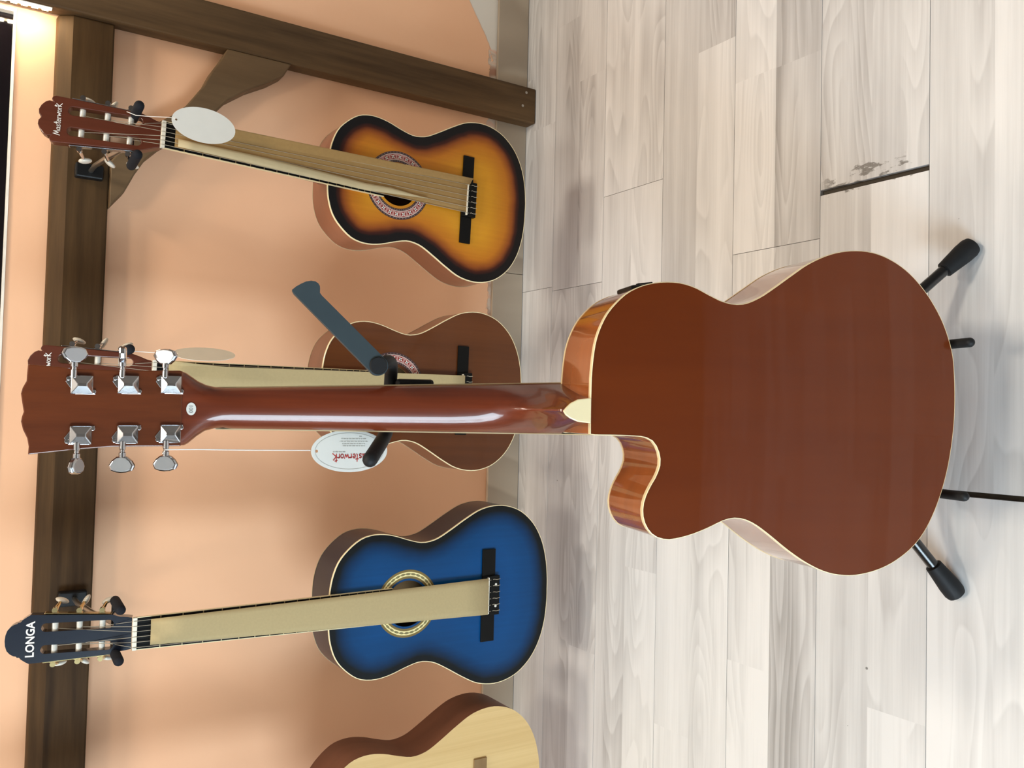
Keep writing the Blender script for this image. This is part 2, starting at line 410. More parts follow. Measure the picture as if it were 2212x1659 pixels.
def plank(row, xa, xb, ya, yb):
    mb = MB(); tone = []; seed = []
    cx, cy = (xa+xb)/2, (ya+yb)/2
    g = .0005; b = .0006
    for half in (0, 1):
        y0 = ya+g if half == 0 else (ya+yb)/2; y1 = (ya+yb)/2 if half == 0 else yb-g
        if yb-ya < .15: y0, y1 = (ya+g, ya+.0955) if half == 0 else (ya+.0955, yb-g)
        cuts = [xa+g]+[c for c in PRINT.get((row, half), []) if xa+.05 < c < xb-.05]
        if len(cuts) == 1: cuts.append(xa+rng.uniform(.3, .95)) if not (-.7 < xa+.6 < .9 and row in range(-1, 6)) or rng.random() < .0 else None
        cuts.append(xb-g)
        last = None
        for a, c in zip(cuts, cuts[1:]):
            tn = rng.uniform(.15, .95)
            if (row, half) in TONE:
                tn = TONE[(row, half)][1 if (a+c)/2 > .45 else 0]
                if (a+c)/2 < -.3: tn = max(.1, min(1, tn+rng.choice((-.35, .1, .2))))
                last = None
            if last is not None and abs(tn-last) < .25: tn = last+.4 if last < .5 else last-.4
            last = tn; sd = rng.uniform(0, 40)
            n0 = len(mb.v)
            zb = -.008
            mb.add([(a-cx, y0-cy, 0), (c-cx, y0-cy, 0), (c-cx, y1-cy, 0), (a-cx, y1-cy, 0)], [(0, 1, 2, 3)])
            tone += [tn]*4; seed += [sd]*4
    # bevelled rim and sides
    a, c, y0, y1 = xa+g-cx, xb-g-cx, ya+g-cy, yb-g-cy; e = .0012
    mb.add([(a, y0, 0), (c, y0, 0), (c, y1, 0), (a, y1, 0), (a-b+.0004, y0-b+.0004, -e), (c+b-.0004, y0-b+.0004, -e), (c+b-.0004, y1+b-.0004, -e), (a-b+.0004, y1+b-.0004, -e),
            (a-b+.0004, y0-b+.0004, -.008), (c+b-.0004, y0-b+.0004, -.008), (c+b-.0004, y1+b-.0004, -.008), (a-b+.0004, y1+b-.0004, -.008)],
           [(0, 4, 5, 1), (1, 5, 6, 2), (2, 6, 7, 3), (3, 7, 4, 0), (4, 8, 9, 5), (5, 9, 10, 6), (6, 10, 11, 7), (7, 11, 8, 4), (8, 11, 10, 9)])
    tone += [.1]*12; seed += [0]*12
    o = mb.build('plank', 'laminate', floor, smooth=0, attrs={'tone': tone, 'seed': seed})
    o.location = (cx, cy, 0)
row = -17
while True:
    ya = YB+PW*row; yb = min(ya+PW, WALL-.002)
    if ya > WALL-.02: break
    ya = max(ya, Y0+.002)
    j = JOINT.get(row, rng.uniform(-.6, .6))
    xs = []; x = j
    while x > X0: x -= PL
    while x < X1+PL: xs.append(x); x += PL
    if yb-ya > .03:
        for a, c in zip(xs, xs[1:]):
            ga = gc = 0
            for (r_, jx), gw in GAP.items():
                if r_ == row and abs(a-jx) < .01: ga = gw/2
                if r_ == row and abs(c-jx) < .01: gc = gw/2
            a2, c2 = max(a+ga, X0+.002), min(c-gc, X1-.002)
            if c2-a2 > .05: plank(row, a2, c2, ya, yb)
    row += 1

# skirting board, in two lengths
base = MB(); tn = []; sd = []
sk = tag(bpy.data.objects.new('baseboard_back', None), 'grey brown laminate skirting board along the peach wall', 'skirting', kind='structure'); COL.objects.link(sk)
for k, (a, c) in enumerate([(X0+.005, -.93), (-.93, .355), (.355, 1.64), (1.64, X1-.005)]):
    m = MB().box((a+.0006, WALL-.0095, .0012), (c-.0006, WALL-.0006, .0895))
    m.build('board', 'skirting', sk, smooth=0, bevel=.001, attrs={'tone': [.35+.1*(k % 2)]*8, 'seed': [k*3.1]*8})

# dark glass panel above the wall, with its pale edge trim
win = tag(bpy.data.objects.new('window_1', None), 'dark glass panel with a thin pale edge above the peach wall', 'window', kind='structure'); COL.objects.link(win)
MB().box((X0+.02, WALL+.012, 1.131), (.7215, WALL+.02, 1.947)).build('pane', 'black_glass', win, smooth=0)
tr = MB(); tr.box((X0+.02, WALL-.003, 1.1285), (.7280, WALL+.03, 1.133)).box((.7220, WALL-.003, 1.133), (.7280, WALL+.03, 1.947))
tr.build('edge_trim', 'white_trim', win, smooth=0)

# shop window in the left wall (the daylight comes from here)
w2 = tag(bpy.data.objects.new('window_2', None), 'white framed shop window in the left side wall', 'window', kind='structure'); COL.objects.link(w2)
fr = MB(); fr.box((X0-.08, -2.3, .4), (X0-.02, -2.24, 2.2)).box((X0-.08, -.46, .4), (X0-.02, -.4, 2.2)).box((X0-.08, -2.24, .4), (X0-.02, -.46, .46)).box((X0-.08, -2.24, 2.14), (X0-.02, -.46, 2.2)).box((X0-.07, -1.38, .46), (X0-.03, -1.32, 2.14))
fr.build('window_frame', 'white_trim', w2, smooth=0)
gm = NT('clear_glass'); gm.b.inputs['Transmission Weight'].default_value = 1; M['glass'] = gm.out((1, 1, 1, 1), .02)
for a, c in ((-2.24, -1.38), (-1.32, -.46)): MB().box((X0-.055, a, .46), (X0-.049, c, 2.14)).build('pane', 'glass', w2, smooth=0)

# ------------------------------------------------------------------ timber frame
PX0, PX1, PY = .730, .8185, 1.78
post = thing('wooden_post', 'dark stained upright timber post standing on the floor against the wall', 'post')
MB().box((PX0, PY, .0005), (PX1, WALL-.0105, 2.3)).build('beam', 'dark_wood_v', post, smooth=0, bevel=.004)
for (x, z) in [(.768, .040), (.803, .030)]:
    T = Matrix.Translation((x, PY, z)) @ Matrix.Rotation(R(90), 4, 'X')
    s_ = MB(); s_.tube([(0, 0, 0), (0, 0, .0008)], .0034, 14, T=T); s_.tube([(0, 0, .0008), (0, 0, .0011)], .0018, 10, T=T)
    s_.build('screw', 'screw_metal', post)
rail = thing('wooden_rail', 'dark stained horizontal timber rail that the guitars hang from', 'rail')
RF = 1.795
sec = [(RF, .9665), (RF, 1.0375), (RF+.018, 1.062), (WALL-.0005, 1.064), (WALL-.0005, .9665)]
m = MB(); m.loft([[(x, y, z) for y, z in sec] for x in (X0+.005, PX0-.0005)])
m.build('beam', 'dark_wood', rail, smooth=0, bevel=.003)
# curved knee brace
br_out = [(.716, .766), (.7049, .7718), (.6771, .7881), (.6472, .8013), (.6229, .8173), (.5953, .8359), (.5665, .860), (.525, .888), (.475, .910), (.43, .927), (.395, .945), (.365, .9695)]
br_in = [(.362, .9695)]
lower = [(.4063, .9412), (.4429, .9244), (.4776, .9047), (.5050, .8790), (.535, .842), (.566, .807), (.5976, .7767), (.6249, .7545), (.6551, .7141), (.6806, .6695), (.7010, .6420), (.7295, .6260)]
upper = [(.7295, .7590), (.716, .7655), (.7049, .7718), (.6771, .7881), (.6472, .8013), (.6229, .8173), (.5953, .8359), (.572, .8600), (.548, .892), (.520, .922), (.490, .946), (.464, .966)]
poly = [(.374, .966)]+lower+upper
T = Matrix.Translation((0, WALL-.0105, 0)) @ Matrix.Rotation(R(90), 4, 'X')
br = MB().prism([(x, z) for x, z in poly], 0, .042, T=T).build('wooden_brace', 'brace_wood', smooth=0, bevel=.003)
tag(br, 'curved wooden knee brace between the post and the rail', 'brace')

# LED tape running up the inner face of the post
em = NT('led_glow'); em.b.inputs['Emission Color'].default_value = (1, .86, .58, 1); em.b.inputs['Emission Strength'].default_value = 120; M['led'] = em.out((1, .95, .8, 1), .5)
led = thing('light_strip', 'warm white LED tape glowing on the inner side of the wooden post', 'light')
MB().box((PX0-.0022, 1.785, 1.074), (PX0-.0006, 1.799, 1.62)).build('tape', 'white_trim', led, smooth=0)
for k in range(32):
    z = 1.085+k*.0167
    MB().box((PX0-.0050, 1.7875, z-.0050), (PX0-.0023, 1.7965, z+.0050)).build('diode', 'led', led, smooth=0)

# ================================================================== classical guitars on the wall
PROF = [(0, .6150), (.04, .6135), (.068, .6075), (.091, .597), (.111, .579), (.127, .557), (.1335, .535), (.134, .512), (.1295, .487), (.121, .460), (.1145, .434), (.1150, .415), (.121, .394), (.137, .365), (.1555, .334), (.1725, .300), (.1792, .263), (.1755, .230), (.1625, .199), (.137, .170), (.103, .1495), (.063, .1375), (.023, .133), (0, .1328)]
def classic_outline(L, W, n=144):
    pr = [(x/.1792*W/2, (y-.1328)/.4822*L) for x, y in PROF]
    pts = pr+[(-x, y) for x, y in pr[-2:0:-1]]
    return smooth_closed(pts, n)
def plate(mb, out, z, hole=None, ks=(0, .02, .05, .09, .14, .2, .28, .4, .55, .75, 1), centre=None, dome=0, zf=None):
    """star mesh from the outline to a hole circle (cx,cy,r) or to a centre point"""
    n = len(out); secs = []
    c = hole[:2] if hole else centre
    for k in ks:
        ring = []
        for (x, y) in out:
            a = math.atan2(y-c[1], x-c[0]); r = hole[2] if hole else .0005
            tx, ty = c[0]+r*cos(a), c[1]+r*sin(a)
            ring.append((x+(tx-x)*k, y+(ty-y)*k, z+dome*(1-(1-k)**2)+(zf(x+(tx-x)*k, y+(ty-y)*k) if zf else 0)))
        secs.append(ring)
    mb.loft(secs, True, False)
    if not hole: mb.add([secs[-1][i] for i in range(n)], [tuple(range(n))])
    return secs
def side_wall(mb, out, z0, z1, zf=None):
    mb.loft([[(x, y, z0) for x, y in out], [(x, y, z1+(zf(x, y) if zf else 0)) for x, y in out]], True, False)

def offset(out, d):
    n = len(out); r = []
    for i in range(n):
        (ax, ay), (bx, by) = out[i-1], out[(i+1) % n]; l = math.hypot(bx-ax, by-ay) or 1
        r.append((out[i][0]+(by-ay)/l*d, out[i][1]-(bx-ax)/l*d))
    return r
def binding(mb, out, z, h, lip, sgn, zf=None):
    """band let into the edge: h down the side (sgn = direction of the face), lip over the plate"""
    a2 = sum(a[0]*b[1]-b[0]*a[1] for a, b in zip(out, out[1:]+out[:1])); s = 1 if a2 > 0 else -1
    o1, o2 = offset(out, s*.0005), offset(out, -s*lip)
    R3 = lambda o, zz: [(x, y, zz+(zf(x, y) if zf else 0)) for x, y in o]
    mb.loft([R3(o2, z-sgn*h), R3(o1, z-sgn*h), R3(o1, z-sgn*.0002), R3(out, z+sgn*.0004), R3(o2, z+sgn*.0005), R3(o2, z-sgn*h)], True, False)

def rosette(parent, cx, cy, r0, r1, kind):
    mb = MB(); z = .0003
    def ring(a, b, zz, mi):
        mb.cur = mi; n = 72
        ia = [(cx+a*cos(2*pi*k/n), cy+a*sin(2*pi*k/n), zz) for k in range(n)]; ib = [(cx+b*cos(2*pi*k/n), cy+b*sin(2*pi*k/n), zz) for k in range(n)]
        mb.loft([ia, ib], True, False)
    w = r1-r0
    if kind == 'red':
        mats = ['rosette_dark', 'rosette_pink', 'rosette_red', 'rosette_white']
        ring(r0, r1, z, 0); ring(r0+.2*w, r1-.2*w, z+.0001, 1); ring(r0+.2*w, r0+.225*w, z+.00015, 3); ring(r1-.225*w, r1-.2*w, z+.00015, 3)
        N = 24; rm = (r0+r1)/2
        for k in range(N):
            a = 2*pi*k/N; T = Matrix.Translation((cx+rm*cos(a), cy+rm*sin(a), 0)) @ Matrix.Rotation(a, 4, 'Z')
            mb.cur = 2; mb.disc((0, 0, z+.0002), .22*w, .28*w, 12, T)
            mb.cur = 3
            for g in (45, -45):
                T2 = T @ Matrix.Rotation(R(g), 4, 'Z')
                mb.add([(-.19*w, -.05*w, z+.0003), (.19*w, -.05*w, z+.0003), (.19*w, .05*w, z+.0003), (-.19*w, .05*w, z+.0003)], [(0, 1, 2, 3)], T2)
        for rr in (r0+.1*w, r1-.1*w):
            mb.cur = 1
            for k in range(60):
                a = 2*pi*k/60; T = Matrix.Translation((cx+rr*cos(a), cy+rr*sin(a), 0)) @ Matrix.Rotation(a, 4, 'Z')
                mb.add([(-.02*w, -.04*w, z+.0002), (.02*w, -.04*w, z+.0002), (.02*w, .04*w, z+.0002), (-.02*w, .04*w, z+.0002)], [(0, 1, 2, 3)], T)
    else:
        mats = ['rosette_gold', 'rosette_yellow', 'rosette_olive']
        ring(r0, r1, z, 0); ring(r0+.26*w, r1-.26*w, z+.0001, 1)
        N = 32; rm = (r0+r1)/2
        for k in range(N):
            a = 2*pi*k/N; T = Matrix.Translation((cx+rm*cos(a), cy+rm*sin(a), 0)) @ Matrix.Rotation(a, 4, 'Z')
            mb.cur = 2; mb.disc((0, 0, z+.0002), .13*w, .30*w, 10, T)
            mb.disc((0, (r0+r1)/2*pi/N, z+.0002), .05*w, .06*w, 6, T)
    return mb.build('rosette', mats, parent, smooth=0)

def crest(kind, hw):
    if kind == 'lobes':
        half = [(hw, 0), (hw*1.0, .004), (hw*.95, .0078), (hw*.84, .0095), (hw*.735, .0070), (hw*.76, .0125), (hw*.68, .0185), (hw*.52, .0240), (hw*.32, .0275), (hw*.14, .0268), (hw*.03, .0238)]
    else:
        half = [(hw, 0), (hw*.93, .005), (hw*.80, .0125), (hw*.72, .0150), (hw*.715, .0185), (hw*.665, .0200), (hw*.645, .0240), (hw*.56, .0295), (hw*.42, .0345), (hw*.22, .0372), (hw*.02, .0380)]
    return half

def classical(name, label, nutpos, tilt, P):
    """guitar with its axes x right, y up the neck, z out of the soundboard; origin at the nut"""
    T = Matrix.Translation(nutpos) @ Matrix.Rotation(R(tilt), 4, 'Y') @ Matrix.Rotation(R(90), 4, 'X') @ Matrix.Rotation(R(P.get('lean', 0)), 4, 'X')
    g = thing(name, label, 'guitar', T)
    L, W, D = P['L'], P['W'], P['D']; yt = -P['neck']; yb = yt-L; k = L/.482
    out = [(x, y+yb) for x, y in classic_outline(L, W)]
    hole = (0, yb+L*.675, .0435*k)
    mb = MB(); secs = plate(mb, out, 0, hole)
    d = [edge_dist((x, y), out) for s in secs for (x, y, z) in s]
    mb.build('soundboard', P['top'], g, smooth=0, attrs={'edge': d})
    nn = 64; m = MB(); m.loft([[(hole[0]+hole[2]*cos(2*pi*i/nn), hole[1]+hole[2]*sin(2*pi*i/nn), z) for i in range(nn)] for z in (.0001, -.0028)], True, False)
    m.build('soundhole_edge', P.get('hole_edge', 'inner_wood'), g)
    m = MB(); side_wall(m, out, -.0003, -D); m.build('sides', P['side'], g)
    m = MB(); plate(m, out, -D, None, (0, .3, .7, 1), (0, yb+L*.5), -.006); m.build('back', P['side'], g)
    m = MB(); inn = [(x*.97, (y-(yb+L/2))*.975+yb+L/2) for x, y in out]; plate(m, inn, -D+.003, None, (0, .5, 1), (0, yb+L*.5)); m.build('inner_back', 'inner_wood', g)
    if P.get('binding'):
        r = .0017
        m = MB(); binding(m, out, 0, .0032, .0011, 1); m.build('front_binding', P['binding'], g)
        m = MB(); binding(m, out, -D, .0012, .0005, -1); m.build('back_binding', 'kraft_pale', g)
    if P.get('rosette'): rosette(g, hole[0], hole[1], P['ros'][0], P['ros'][1], P['rosette'])
    # neck, heel and fretboard
    nw, bw = P['nutw'], P['nutw']*1.2
    m = MB(); secs = []
    for y, t_, dep in [(-.002, 0, .019), (-.05, .1, .020), (yt*.5, .5, .021), (yt+.045, .9, .023), (yt+.02, .95, .030), (yt+.008, .98, .05), (yt-.001, 1, .07)]:
        w = (nw+(bw-nw)*min(1, max(0, -y/-yt)))/2*(1 if dep < .04 else .8)
        secs.append([(w*cos(a), y, -dep*sin(a)**.85 if sin(a) > 0 else 0) for a in [pi*i/12 for i in range(13)]])
    m.loft(secs); m.build('neck', P['neckmat'], g)
    ye = yb+L*.675+hole[2]*.80
    fl, fw = -ye, nw+(bw-nw)*(-ye/-yt)
    m = MB(); m.loft([[(-nw/2, 0, .0004), (nw/2, 0, .0004), (nw/2, 0, .0055), (-nw/2, 0, .0055)], [(-fw/2, ye, .0004), (fw/2, ye, .0004), (fw/2, ye, .0055), (-fw/2, ye, .0055)]])
    fb = m.build('fretboard', 'ebony', g, smooth=0)
    fr = MB(); sc = P['scale']
    for q in range(1, 19):
        y = -(sc-sc/2**(q/12))
        if y > ye+.004: w = (nw+(fw-nw)*(y/ye))/2; fr.box((-w, y-.0007, .0055), (w, y+.0007, .0066))
    f_ = fr.build('frets', 'fretwire', fb, smooth=0); f_['kind'] = 'stuff'
    e_ = MB()
    for s in (-1, 1): e_.loft([[(s*(nw/2), 0, z) for z in (.0005, .0054)]+[(s*(nw/2+.0013), 0, z) for z in (.0054, .0005)], [(s*(fw/2), ye-.001, z) for z in (.0005, .0054)]+[(s*(fw/2+.0013), ye-.001, z) for z in (.0054, .0005)]])
    e_.build('fretboard_binding', 'cream', g, smooth=0)
    MB().box((-nw/2-.0012, -.001, .0004), (nw/2+.0012, .0055, .0088)).build('nut', 'bone', g, smooth=0, bevel=.0008)
    # bridge
    ys = -sc*1.01
    bm_ = MB()
    hwb, hb, blk = P['bridge'][0]/2, P['bridge'][1], P['bridge'][2]/2
    for s in (-1, 1): bm_.box((min(s*blk, s*hwb), ys-hb*.60, .0003), (max(s*blk, s*hwb), ys+hb*.40, .0042))
    bm_.box((-blk, ys-hb*.85, .0003), (blk, ys-hb*.12, .0098)); bm_.box((-blk, ys-hb*.12, .0003), (blk, ys+hb*.40, .0062))
    B_ = bm_.build('bridge', P.get('bridgemat', 'ebony'), g, smooth=0, bevel=.0006)
    MB().box((-blk+.003, ys-.0012, .0055), (blk-.003, ys+.0012, .0105)).build('saddle', 'bone', B_, smooth=0)
    if P.get('dots'):
        for s in (-1, 1): MB().disc((s*blk*.55, ys-hb*.55, .0097), .0026, .0026, 14, z1=.0102).build('pearl_dot', 'rosette_white', B_, smooth=0)
    # strings
    if P.get('strings', True):
        for q in range(6):
            u = (q-2.5)/2.5; x0, x1 = u*nw*.42, u*blk*.80
            rad = .0004 if q > 2 else .0005
            ry = [.049, .086, .125][q % 3 if u < 0 else 2-q % 3]*P['hs']; rx = (-1 if u < 0 else 1)*P['slotx']
            path = [(rx*.8, ry, -.006-ry*.22), (x0, .003, .0095), (x1, ys, .0112), (x1, ys-hb*.3, .0085)]
            m = MB(); m.tube(path, rad, 6)
            m.tube([(x1, ys-hb*.28, .0085), (x1+.0012, ys-hb*.4, .0108), (x1, ys-hb*.6, .0108), (x1+.001, ys-hb*.88, .0102), (x1+.001, ys-hb*.9, .0065)], rad*1.4, 6)
            m.build('string', 'nylon', g)
    # slotted headstock, tilted back from the nut
    H = Matrix.Rotation(R(-P.get('headtilt', 12)), 4, 'X') @ Matrix.Translation((0, .0056, 0))
    hs = P['hs']; hb0, hb1, hl = .031*P['hwid'], .0372*P['hwid'], .163*hs
    half = [(nw/2, 0), (nw/2+.0015, .008*hs), (hb0*.88, .020*hs), (hb0, .032*hs), (hb0+(hb1-hb0)*.5, .095*hs)]+[(x, hl+y*hs) for x, y in crest(P['crest'], hb1)]
    ol = half+[(-x, y) for x, y in half[::-1]]
    def slot(s):
        cx, w, a, b = s*P['slotx'], .0066*P['hwid'], .030*hs, .146*hs
        return [(cx+w*cos(R(t)), b-w+w*sin(R(t))) for t in range(0, 181, 20)]+[(cx+w*cos(R(t)), a+w+w*sin(R(t))) for t in range(180, 361, 20)]
    m = MB().prism(ol, -.019, 0, [slot(-1), slot(1)], T=H); hd = m.build('headstock', P['headmat'], g, smooth=0, bevel=.0012)
    if P['logo'] == 'script':
        strokes_mb(.0100*hs, .00105, H @ Matrix.Translation((0, hl-.0065*hs, .0009))).build('logo', 'white_ink', hd, smooth=0)
    elif P['logo']: text_mesh('logo', P['logo'], .0165, 'white_ink', hd, H @ Matrix.Translation((0, hl-.0015, .0009)), .0004, .95)
    # tuning machines: side plates, rollers across the slots, knobs behind
    for s in (-1, 1):
        pl = MB(); x = hb0+(hb1-hb0)*.45
        ang = math.atan2((hb1-hb0)*.9, .1*hs)*s*-1
        Tp = H @ Matrix.Translation((s*(x+.0011), .088*hs, -.0095)) @ Matrix.Rotation(ang, 4, 'Z')
        pl.box((-.0008, -.054*hs, -.0068), (.0008, .054*hs, .0068), Tp)
        tp = pl.build('tuner_plate', P['metal'], g, smooth=0, bevel=.0006)
        for q in range(3):
            y = [.049, .086, .125][q]*hs; xs_ = hb0+(hb1-hb0)*(y/hs-.03)/.13
            ro = MB(); ro.tube([H @ Vector((s*(P['slotx']-.0075), y, -.0085)), H @ Vector((s*(P['slotx']+.0075), y, -.0085))], .0046, 12)
            ro.build('roller', 'pearl_white', g)
            kb = MB(); yy = y-.004
            kb.box((s*(xs_+.0018)-.0012, yy+.0005, -.015), (s*(xs_+.0018)+.0012, yy+.010, -.004), H)
            kb.tube([H @ Vector((s*(xs_+.0062), yy+.005, -.004)), H @ Vector((s*(xs_+.0062), yy+.005, -.0145))], .0042, 12)
            kb.tube([H @ Vector((s*(xs_+.0062), yy+.005, -.014)), H @ Vector((s*(xs_+.0125), yy+.001, -.034))], [.003, .0022], 10)
            tm = kb.build('tuning_machine', P['metal'], g)
            rot = [25, 60, -20][q]*(1 if s > 0 else -.6)
            Tk = H @ Matrix.Translation((s*(xs_+.0140), yy-.001, -.042)) @ Matrix.Rotation(R(rot), 4, 'Z')
            MB().ellipsoid((0, 0, 0), (.0044, .0105, .0092), Tk, 14, 8).build('button', 'pearl_white', tm, smooth=60)
    return g, T

Q34 = dict(L=.432, W=.324, D=.078, neck=.283, nutw=.0425, scale=.565, hs=.935, hwid=1.0, slotx=.0166, bridge=(.176, .024, .070), crest='lobes', headtilt=12, metal='chrome', logo='script', binding='cream', rosette='red', ros=(.0445, .0655), neckmat='brown_head', headmat='brown_head')
sun, T_sun = classical('classical_guitar', 'sunburst classical guitar with black edges, nearest the wooden post', (.446, 1.5, .925), 1.8, dict(Q34, top='sunburst_top', side='sun_side'))
brown, T_brown = classical('classical_guitar', 'plain brown classical guitar hanging behind the neck of the stand guitar', (.0535, 1.5, .925), .7, dict(Q34, top='brown_top', side='brown_side', W=.318))
blue, T_blue = classical('classical_guitar', 'blue classical guitar with dark edges and a wide pale fretboard cover', (-.363, 1.5, .9395), 0,
    dict(L=.482, W=.3584, D=.088, neck=.3245, nutw=.0495, scale=.650, hs=.885, hwid=1.0, slotx=.0168, bridge=(.184, .030, .078), crest='dome', headtilt=12, metal='gold_metal', logo='LONGA', binding='cream', rosette='gold', ros=(.0475, .0640), neckmat='blue_head', headmat='blue_head', top='blueburst_top', side='blue_side', hole_edge='blue_side', dots=True))
nat, T_nat = classical('classical_guitar', 'unbound pale natural wood guitar with brown sides at the edge of the picture', (-.770, 1.5, .948), 0,
    dict(L=.482, W=.364, D=.098, neck=.3245, nutw=.052, scale=.650, hs=1.0, hwid=1.0, slotx=.0168, bridge=(.170, .029, .078), crest='dome', headtilt=12, metal='chrome', logo=None, binding=None, rosette=None, neckmat='natural_side', headmat='natural_side', top='natural_top', side='natural_side', bridgemat='light_bridge'))

# hangers screwed to the rail, one for each wall guitar
def hanger(label, x, zp, half, gr):
    h = thing('guitar_hanger', label, 'hanger', Matrix.Translation((x, RF, zp)), gr)
    MB().box((-.0135, -.020, .012), (.0135, -.0006, .060)).build('base_block', 'black_plastic', h, smooth=0, bevel=.003)
    q = RF-1.77
    m = MB(); m.tube([(0, -.018, .034), (0, -.06, .033), (0, -.12-q, .020), (0, -.205-q, .002), (0, -.219-q, 0)], .0045, 12); m.build('arm', 'screw_metal', h)
    m = MB(); m.tube([(a*half, -b-q, c) for a, b, c in [(-1, .262, .004), (-1, .235, .001), (-.86, .222, 0), (-.4, .219, 0), (.4, .219, 0), (.86, .222, 0), (1, .235, .001), (1, .262, .004)]], .0045, 10); m.build('yoke', 'black_metal', h)
    for s in (-1, 1):
        m = MB(); m.capsule((s*half, -.232-q, .001), (s*half, -.306-q, .004), .0078, 14); m.build('foam_prong', 'foam', h)
    return h
hanger('black hanger with foam prongs holding the sunburst guitar', .4365, .966, .0392, 'guitar hangers on the rail')
hanger('black hanger with foam prongs holding the plain brown guitar', .0500, .966, .0392, 'guitar hangers on the rail')
hanger('black hanger with foam prongs holding the blue guitar', -.3555, .9645, .0392, 'guitar hangers on the rail')
hanger('black hanger with foam prongs holding the natural wood guitar', -.757, .986, .0394, 'guitar hangers on the rail')

# fretboard covers of kraft card
def sheet(name, rows, mat, T, label):
    m = MB(); m.loft(rows, False, False)
    o = m.build(name, mat, smooth=30); o.matrix_world = T
    s = o.modifiers.new('thick', 'SOLIDIFY'); s.thickness = .0006; s.offset = 1
    return tag(o, label, 'card')
# blue: one flat strip lying over the strings
rows = []
for i in range(13):
    t = i/12; y = -.0205+(-.656+.0225)*t; a = -.0195-.0165*t; b = .0215+.0145*t; cx = .0015*(1-t)-.0005
    zz = .0122+.0022*sin(pi*t)
    rows.append([(a+(b-a)*u+cx, y, zz+.0012*sin(pi*u)) for u in [j/6 for j in range(7)]])
sheet('cardboard_cover', rows, 'kraft_light', T_blue, 'flat tan card strip covering the blue guitar fretboard')
# sunburst: sheet slid under the strings, its right edge curled up and its left edge torn
rows = []
for i in range(25):
    t = i/24; y = -.016+(-.578+.020)*t; hw = .018+.014*t
    l = -hw*.92+.004*t; r = hw*1.02
    rows.append([(l-.001, y, .0078), (l*.5, y, .0076), (0, y, .0076), (r*.6, y, .0078), (r-.004, y, .0088), (r+.001-.002*t, y, .0125), (r+.0035, y, .0175), (r+.007-.002*t, y, .0215), (r+.0095-.003*t, y, .0225)])
sheet('cardboard_cover', rows, 'kraft_dark', T_sun, 'brown card sheet with a curled edge under the sunburst guitar strings')
rows = []
for i in range(19):
    t = i/18; y = -.020-.46*t; wv = .016*(1-abs(2*t-.75)**2*.35)*(1 if t < .85 else max(.08, (1-t)/.15)); hw = .018+.0115*t
    ox = .012*max(0, t-.72)/.28
    rows.append([(-hw+wv*u*.98+.0005+ox, y, .0135+.002*sin(pi*u)) for u in (0, .35, .7, 1)])
sheet('cardboard_flap', rows, 'kraft_pale', T_sun, 'pale torn card flap folded along the sunburst guitar neck')
# brown: similar sheet, flared at the top
rows = []
for i in range(19):
    t = i/18; y = -.018-.555*t; hw = .0165+.0145*t
    fl = .020*max(0, 1-t/.16)
    rows.append([(-hw, y, .0125), (0, y, .0125), (hw*.92, y, .0125), (hw*.95+fl*.3, y, .0125+fl*.5)])
sheet('cardboard_cover', rows, 'kraft_light', T_brown, 'tan card strip on the plain brown guitar fretboard')

# paper tags
def tag_card(name, label, T, lw, lh, mat, cord, hole=(0, 0), prints=None):
    """oval card in its own xy plane, long axis along y, hole near +y"""
    g = thing(name, label, 'tag', T)
    m = MB(); n = 48
    ol = [(lw*cos(2*pi*k/n), lh*sin(2*pi*k/n)) for k in range(n)]
    hy = lh*.86; ho = [(.0018*cos(2*pi*k/12), hy+.0018*sin(2*pi*k/12)) for k in range(12)]
    m.prism(ol, -.0003, .0003, [ho]); m.build('card', mat, g, smooth=0)
    Ti = T.inverted()
    m = MB(); m.tube([Ti @ Vector(p) for p in cord], .0006, 6); m.build('cord', 'cotton_cord', g)
    return g
def frame(pos, xdir, ydir):
    x = Vector(xdir).normalized(); y = Vector(ydir); y = (y-x*y.dot(x)).normalized(); z = x.cross(y)
    return Matrix(((x.x, y.x, z.x, pos[0]), (x.y, y.y, z.y, pos[1]), (x.z, y.z, z.z, pos[2]), (0, 0, 0, 1)))
tag_card('hang_tag', 'blank white oval tag hanging over the sunburst guitar neck', frame((.4588, 1.448, .8740), (1, 0, -.03), (.06, .02, 1)), .0285, .0500, 'white_card', [(.4617, 1.4475, .9175), (.462, 1.452, .93), (.459, 1.456, .955), (.4585, 1.462, .975), (.464, 1.47, .987)])
tag_card('hang_tag', 'oval tag seen edge on, hanging from the plain brown guitar', frame((.0872, 1.455, .8590), (.42, .9, -.02), (-.04, .03, 1)), .0285, .0490, 'shaded_card', [(.0855, 1.456, .902), (.0855, 1.46, .93), (.0865, 1.468, .965), (.0865, 1.476, .984)])

